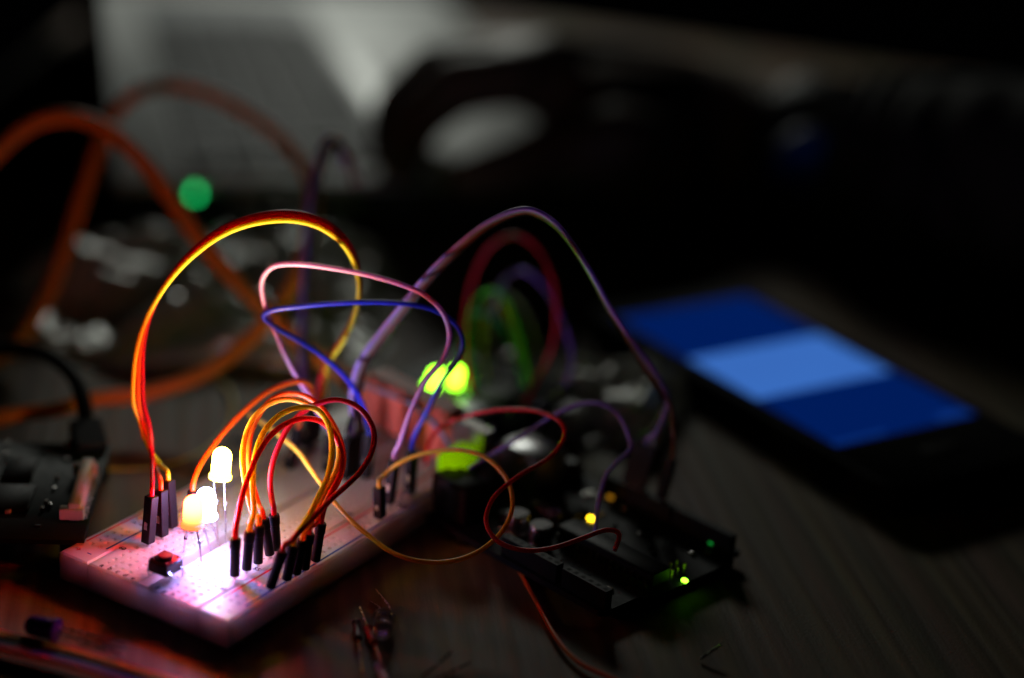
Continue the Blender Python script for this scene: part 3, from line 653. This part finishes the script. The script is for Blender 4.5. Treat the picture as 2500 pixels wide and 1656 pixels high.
for r_ in range(5):
    for c_ in range(15):
        if r_ == 4 and 5 <= c_ <= 8: continue
        y = 24+c_*kp+[0, 4, 6, 9, 0][r_] if c_ else 24
        if y+14 > LW-23: continue
        if kme is None:
            mb = MB().box(0, 0, 0, 14.6, 14.2, 2.2, .5); kme = mb.mesh('key'); kme.materials.append(M_KEY)
        o = link('key', kme, None, kb); o.location = (( 24+r_*kp)*MM, y*MM, (LZ+.5)*MM)
o = MB().box(24+4*kp, 24+5*kp, LZ+.5, 24+4*kp+14.4, 24+9*kp-3, LZ+2.7, .5).build('space_bar', M_KEY, kb)
MB().box(122, 120, LZ+.02, 186, 215, LZ+.25).build('touchpad', mat('touchpad', (.5, .52, .5), rough=.3), lap)
# lid standing open, its back towards us, its screen dark
la_ = math.radians(4); LM = Matrix.Translation((-4, 0, LZ+1)) @ Matrix.Rotation(-la_, 4, 'Y')
lid = MB().box(-6, 0, 0, 0, LW, 200, 1.0, LM).build('lid', mat('laptop_lid', lin(12, 11, 13), rough=.8, spec=.05), lap)
MB().box(0.02, 12, 14, .3, LW-12, 190, 0, LM).build('screen', mat('dark_screen', lin(8, 8, 10), rough=.8, spec=.05), lid, smooth=False)
MB().lathe([(3.2, 30), (3.2, LW-30)], 12, Matrix.Translation((-5, 0, LZ-1)) @ Matrix.Rotation(-math.pi/2, 4, 'X')).build('hinge', M_BLK, lap)
pl_ = at(480, 430, 700); q = pl_-LA; lx = q.dot(dd)
MB().box(lx-1.2, -.4, LZ-6, lx+1.2, 1.6, LZ-3.6, .2).build('power_indicator', emit('power_green', (.01, .8, .18), 4.0), lap)
for x in (40, 58, 76): MB().box(x, 1.3, 7, x+13, 1.6, 13).build('port', M_PIN(), lap, smooth=False)

# ================================================================== HAND AND ARM
def skin_body(name, chains, m, parent, off):
    """chains: lists of (place, radius); one continuous skin is grown round all of them"""
    bm = bmesh.new()
    for ch in chains:
        for (p, r0), (q, r1) in zip(ch[:-1], ch[1:]):
            p, q = V(p), V(q); L = (q-p).length; n_ = max(2, int(L/(min(r0, r1)*.22)))
            for k in range(n_+1):
                t = k/n_; c = (p.lerp(q, t)-off)*MM
                bmesh.ops.create_icosphere(bm, subdivisions=2, radius=(r0+(r1-r0)*t)*.87*MM, matrix=Matrix.Translation(c))
    me = bpy.data.meshes.new(name); bm.to_mesh(me); bm.free()
    o = link(name, me, m, parent)
    md = o.modifiers.new('remesh', 'REMESH'); md.mode = 'VOXEL'; md.voxel_size = .0018; md.use_smooth_shade = True
    sm = o.modifiers.new('smooth', 'SMOOTH'); sm.factor = .5; sm.iterations = 24
    return o
hb = onz(1900, 345, 0)
person = thing('person', 'hand and forearm reaching in from the right over the laptop, in shadow', 'person', hb)
M_SKIN = mat('skin', (.12, .068, .046), rough=.5, var=.15, scale=250, bump=.2)
PAL = onz(1480, 230, 40); WR = onz(1830, 338, 24); HM = onz(1650, 288, 27); kn = onz(1330, 185, 54)
chains = [[(onz(2050, 384, 25), 34), (WR, 34), (HM, 35), (PAL, 29), (kn, 20)]]
def finger(k, joints, rs): chains.append([(kn, 20)]+[(at(*j), r_) for j, r_ in zip([k]+joints, [15]+rs)])
finger((1235, 190, 737), [(1115, 208, 729), (1025, 285, 725), (985, 360, 722), (985, 414, 719)], [15, 13, 11.5, 9])
finger((1225, 165, 757), [(1065, 172, 748), (970, 262, 740), (950, 345, 737), (958, 400, 733)], [14, 12.5, 11, 8.5])
finger((1240, 150, 774), [(1090, 152, 769), (1000, 225, 763), (975, 310, 759), (975, 370, 757)], [12, 11, 10, 8])
finger((1270, 165, 788), [(1150, 170, 786), (1080, 220, 784), (1040, 270, 781), (1030, 300, 779)], [10, 9, 8, 7])
chains.append([(HM, 35), (V((50, 742, 23)), 27), (at(1490, 352, 738), 21), (at(1385, 358, 731), 16), (at(1260, 408, 722), 13), (at(1175, 428, 715), 11), (at(1122, 436, 712), 8.5)])
chains.append([(PAL, 29), (at(1430, 275, 756), 24), (HM, 35)]); chains.append([(kn, 22), (HM, 35)])
skin_body('hand', chains, M_SKIN, person, hb)
sl_ = MB(); path = [onz(2075, 384, 33), onz(2200, 405, 34), onz(2400, 435, 38), onz(2700, 475, 42), onz(3100, 525, 50)]
pp = relax(spline(path, 10), 2); sl_.tube(pp, [33+i*.3+1.2*math.sin(i*1.3) for i in range(len(pp))], 28)
sl_.build('sleeve', mat('sleeve_cloth', lin(30, 28, 24), rough=.9, var=.25, scale=1500, bump=.5), person, hb)
wc = onz(1940, 356, 31); wt = onz(2040, 378, 32)
M_ = frame_to(wc, wt, V((0, 0, 1)))
wa = thing('wristwatch', 'dark wristwatch round the shadowed wrist, faintly lit blue by the phone', 'watch', wc)
rg = []
for a in range(40):
    t = 2*math.pi*a/40
    rg.append(t)
mb = MB(); vs = []; fs = []
for t in rg:
    for r_, z in ((27.5, 0), (31, 0), (31.5, 2), (31.5, 18), (31, 20), (27.5, 20)): vs.append(M_ @ V((r_*math.cos(t), r_*math.sin(t), z)))
for a in range(40):
    for k in range(6): fs.append((a*6+k, a*6+(k+1) % 6, ((a+1) % 40)*6+(k+1) % 6, ((a+1) % 40)*6+k))
mb.add(vs, fs).build('strap', mat('watch_strap', lin(26, 26, 34), rough=.45), wa, wc)
wd = (V((-.125, -.965, .01))).normalized()
Mc = Matrix.Translation(M_ @ V((0, 0, 10))) @ V((wd.x, wd.y, wd.z)).to_track_quat('Z', 'Y').to_matrix().to_4x4()
MB().lathe([(17, 28.5), (18.5, 30), (18.5, 35), (17, 37)], 32, Mc).build('watch_case', mat('watch_case', (.05, .05, .06), rough=.5, metal=1), wa, wc)
MB().lathe([(16.4, 37), (16.2, 37.3)], 32, Mc).build('watch_glass', mat('watch_glass', (.02, .02, .032), rough=.15, metal=1), wa, wc)

# ================================================================== CRUMPLED BAGS
def bag_mat():
    m = bpy.data.materials.new('clear_bag'); m.use_nodes = True; nt = m.node_tree; N = nt.nodes.new; L = nt.links.new
    nt.nodes.remove(nt.nodes['Principled BSDF']); out = nt.nodes['Material Output']
    tr = N('ShaderNodeBsdfTranslucent'); tr.inputs[0].default_value = (.92, .93, .88, 1)
    gl = N('ShaderNodeBsdfGlossy'); gl.inputs[0].default_value = (.85, .86, .84, 1); gl.inputs['Roughness'].default_value = .24
    df = N('ShaderNodeBsdfDiffuse'); df.inputs[0].default_value = (.85, .86, .80, 1)
    tc = N('ShaderNodeTexCoord'); nz = N('ShaderNodeTexNoise'); nz.inputs['Scale'].default_value = 160; nz.inputs['Detail'].default_value = 4; L(tc.outputs['Object'], nz.inputs['Vector'])
    bm_ = N('ShaderNodeBump'); bm_.inputs['Strength'].default_value = .6; bm_.inputs['Distance'].default_value = .002; L(nz.outputs['Fac'], bm_.inputs['Height'])
    for q in (tr, gl, df): L(bm_.outputs[0], q.inputs['Normal'])
    m1 = N('ShaderNodeMixShader'); m1.inputs[0].default_value = .35; L(tr.outputs[0], m1.inputs[1]); L(df.outputs[0], m1.inputs[2])
    m2 = N('ShaderNodeMixShader'); m2.inputs[0].default_value = .28; L(m1.outputs[0], m2.inputs[1]); L(gl.outputs[0], m2.inputs[2])
    L(m2.outputs[0], out.inputs['Surface']); return m
M_BAG = bag_mat()
def bag(label, corners, hgt, seed, n=46, wr=1.0):
    """crumpled plastic bag spread over the quadrilateral of table places"""
    a, b, c, d = [V(q) for q in corners]; cen = (a+b+c+d)/4
    root = None; vs = []; fs = []
    for j in range(n+1):
        for i in range(n+1):
            u, v = i/n, j/n
            p = a.lerp(b, u).lerp(d.lerp(c, u), v)
            e = min(u, 1-u, v, 1-v); env = min(1, e*7)**.6
            q = V((p.x*.02+seed, p.y*.02, seed*.3))
            h = 0
            for o_, am in ((1, 1.0), (2.1, .55), (4.3, .3), (8.5, .16)):
                h += am*(1-abs(noise.noise(q*o_))*2.2)
            h = max(0, h/2.0)
            ja = 3*noise.noise(q*3+V((7, 1, 2))); jb = 3*noise.noise(q*3+V((1, 8, 3)))
            edge = 9*noise.noise(V((u*4+seed, v*4, 3)))*(1-min(1, e*5))
            vs.append(V((p.x+ja+edge, p.y+jb+edge, .25+env*h*hgt*wr)))
    for j in range(n):
        for i in range(n):
            k = j*(n+1)+i; fs.append((k, k+1, k+n+2, k+n+1))
    me_b = MB().add(vs, fs)
    o = me_b.build('plastic_bag', M_BAG, None, cen, angle=180)
    o.location = cen*MM
    tag(o, label, "plastic bag"); return o
bag('large crumpled clear plastic bag spread before the laptop at the left', [onz(40, 880, 0), onz(930, 900, 0), onz(930, 625, 0), onz(60, 640, 0)], 22, 3.3)
bag('small crumpled clear plastic bag glinting between the phone and the boards', [onz(1290, 1075, 0), onz(1590, 1100, 0), onz(1690, 960, 0), onz(1370, 925, 0)], 17, 9.1, n=40)

# ================================================================== LEFT CIRCUIT BOARD
q0 = onz(-330, 1290, 9); q1 = onz(205, 1318, 9); q2 = onz(272, 1085, 9)
fx = (q2-q1).normalized(); lyw = math.atan2(fx.y, fx.x)
lb = thing('circuit_board', 'green circuit board with a white ribbon socket at the left edge, in shadow', 'circuit board', (q1.x, q1.y, 0), lyw)  # local x away along its right edge, y to the left
Lx = (q2-q1).length
ZL = 9.0
MB().box(0, 0, ZL-1.6, Lx, 85, ZL, .15).build('printed_board', mat('green_pcb', lin(7, 30, 21), rough=.55, spec=.3, var=.2, scale=600), lb)
for x in (3.5, Lx-3.5):
    for y in (3.5, 60): MB().lathe([(3, 0), (3, ZL-1.65)], 12, Matrix.Translation((x, y, 0))).build('standoff', M_BLK, lb)
M_FFC = mat('ivory_plastic', lin(225, 205, 185), rough=.45)
def lbl(px, py, z=ZL+3):
    q = onz(px, py, z)-q1; return q.dot(fx), -q.x*fx.y+q.y*fx.x
a = lbl(185, 1248); b = lbl(226, 1135)
ff_ = MB().box(a[0], a[1]-1.2, ZL, b[0], a[1]+2.0, ZL+5.2, .3).build('ribbon_socket', M_FFC, lb)
for x in (a[0]-.6, b[0]-2.2): MB().box(x, a[1]-2.0, ZL+.6, x+2.8, a[1]+4.2, ZL+3.6, .2).build('latch', M_FFC, ff_)
for i in range(int((b[0]-a[0])/1.1)): MB().box(a[0]+i*1.1+.6, a[1]-2.6, ZL, a[0]+i*1.1+1.0, a[1]-1.1, ZL+.5).build('solder_pin', M_PIN(), ff_, smooth=False)
for i in range(20):
    x = 4+2.54*(i//2); 
    if x > Lx-4: continue
    MB().box(x-.3, 40+2.54*(i % 2)-.3, ZL, x+.3, 40+2.54*(i % 2)+.3, ZL+8, .08).build('header_pin', M_GOLD(), lb, smooth=False)
MB().box(14, 16, ZL, 28, 30, ZL+1.2, .15).build('processor_chip', M_BLK, lb)
MB().box(32, 18, ZL, 44, 26, ZL+1.2, .15).build('memory_chip', M_BLK, lb)
MB().box(4, 60, ZL, 20, 78, ZL+13, .4).build('usb_socket', mat('socket_steel', ()), lb)
random.seed(11)
for i in range(48):
    x, y = random.uniform(2, Lx-3), random.uniform(7, 58)
    if 13 < x < 45 and 15 < y < 31: continue
    w_, h_ = random.choice(((1.6, .9), (.9, 1.6), (2.4, 1.4), (1.2, .7)))
    MB().box(x, y, ZL, x+w_, y+h_, ZL+random.choice((.6, .9, 1.4)), .1).build('surface_part', random.choice((M_PIN(), M_PIN(), M_BLK, mat('ceramic_tan', ()))), lb)
bc = [at(*p) for p in ((-60, 860, 545), (40, 850, 545), (120, 870, 540), (180, 920, 530), (205, 990, 522), (212, 1060, 515), (225, 1110, 508))]
bk = thing('power_cable', 'black cable curving down onto the green circuit board at the left', 'cable', bc[0])
MB().tube(relax(spline(bc, 10), 3), 2.2, 12).build('sheath', mat('cable_black', lin(9, 9, 10), rough=.6, spec=.2), bk, bc[0])
M_ = frame_to(bc[-2], bc[-1], V((0, 0, 1))); MB().box(-4.5, -3, -4, 4.5, 3, 9, .8, M_).build('plug', M_BLK, bk, bc[0])

# ================================================================== FOREGROUND BITS
ro = onz(0, 1600, 1); rc = thing('ribbon_cable', 'flat ribbon cable of coloured wires running along the bottom left corner', 'cable', ro)
cl = ['red', 'amber', 'black', 'navy', 'purple', 'crimson', 'orange', 'black', 'brown']
A = [onz(-220, 1470, 1.2), onz(0, 1543, 1.2), onz(200, 1592, 1.2), onz(400, 1652, 1.2), onz(600, 1700, 1.2)]
for i, c in enumerate(cl):
    pts = []
    for k, p in enumerate(A):
        t_ = (A[min(k+1, 4)]-A[max(k-1, 0)]).normalized(); n_ = V((t_.y, -t_.x, 0))
        pts.append(p+n_*(i*1.32)+V((0, 0, .25*math.sin(i*1.7))))
    MB().tube(relax(spline(pts, 10), 2), .66, 10).build('wire', wmat(c), rc, ro)
def loose_led(label, base_px, tip_px, m, ends, sc=1.0):
    a = onz(*base_px, 2.9*sc+.1); b = onz(*tip_px, 2.9*sc+.1)
    M = frame_to(a, b, V((0, 0, 1))); r = thing('led', label, 'LED'); R = M.copy(); R.translation = a*MM; r.matrix_world = R
    prof = [(2.55, 0), (2.9, .15), (2.9, .95), (2.5, 1.15), (2.45, 5.9)]+[(2.45*math.cos(t*math.pi/12), 5.9+2.5*math.sin(t*math.pi/12)) for t in range(1, 6)]+[(.25, 8.4)]
    MB().lathe([(x*sc, z*sc) for x, z in prof], 22).build('lens', m, r, angle=50)
    Mi = M.inverted()
    for s, e in zip((-1.27, 1.27), ends):
        e = Mi @ onz(*e, .5); MB().tube(relax(spline([V((s*sc, 0, 0)), V((s*sc, 0, -4)), e], 8), 2), .27, 8).build('lead', M_PIN(), r)
loose_led('purple LED lying on the table above the ribbon cable', (140, 1540), (92, 1530), mat('violet_epoxy', lin(50, 30, 130), rough=.25, var=.1), ((305, 1570), (300, 1602)))
loose_led('clear LED lying on its side on the table before the breadboard', (938, 1508), (928, 1572), M_CLR, ((905, 1470), (918, 1440)))
def resistor(label, a, b, m, body=(.35, .65), rad=1.1, z=1.4):
    p, q = onz(*a, z), onz(*b, z); r = thing('resistor', label, 'resistor', p)
    L = (q-p).length; M = frame_to(p, q, V((0, 0, 1)))
    z0, z1 = L*body[0], L*body[1]
    MB().tube([p, q], .3, 8).build('lead', M_PIN(), r, p)
    MB().lathe([(.4, z0), (rad, z0+.4), (rad, z0+1.4), (rad*.85, z0+1.7), (rad*.85, z1-1.7), (rad, z1-1.4), (rad, z1-.4), (.4, z1)], 16, M).build('body', m, r, p)
resistor('dark red resistor lying beside the clear LED, pointing at the camera', (878, 1482), (935, 1625), mat('resistor_red', lin(150, 40, 26), rough=.4))
resistor('dim brown resistor lying left of the dark red one', (868, 1512), (885, 1640), mat('resistor_brown', lin(70, 34, 30), rough=.45), body=(.05, .4))
resistor('pinkish resistor at the bottom edge below the clear LED', (924, 1618), (950, 1690), mat('resistor_pink', lin(190, 130, 150), rough=.35), body=(.1, .75), rad=1.3)
def clip(label, pts, r_=.3):
    P_ = [onz(x, y, z) for x, y, z in pts]; o = MB().tube(relax(spline(P_, 6), 1), r_, 8).build('lead_offcut', M_PIN(), None, P_[0]); o.location = P_[0]*MM
    tag(o, label, 'wire offcut')
clip('thin snipped metal lead standing up from the table right of the clear LED', [(1106, 1588, 5), (1070, 1622, 2.5), (1030, 1652, .4)])
clip('thin snipped metal lead lying along the bottom edge', [(1150, 1617, 2), (1110, 1636, .8), (1060, 1660, .4)])
clip('short bright snipped lead lying in front of the microcontroller board corner', [(1760, 1576, 3), (1735, 1592, 2), (1710, 1610, .6)], .34)
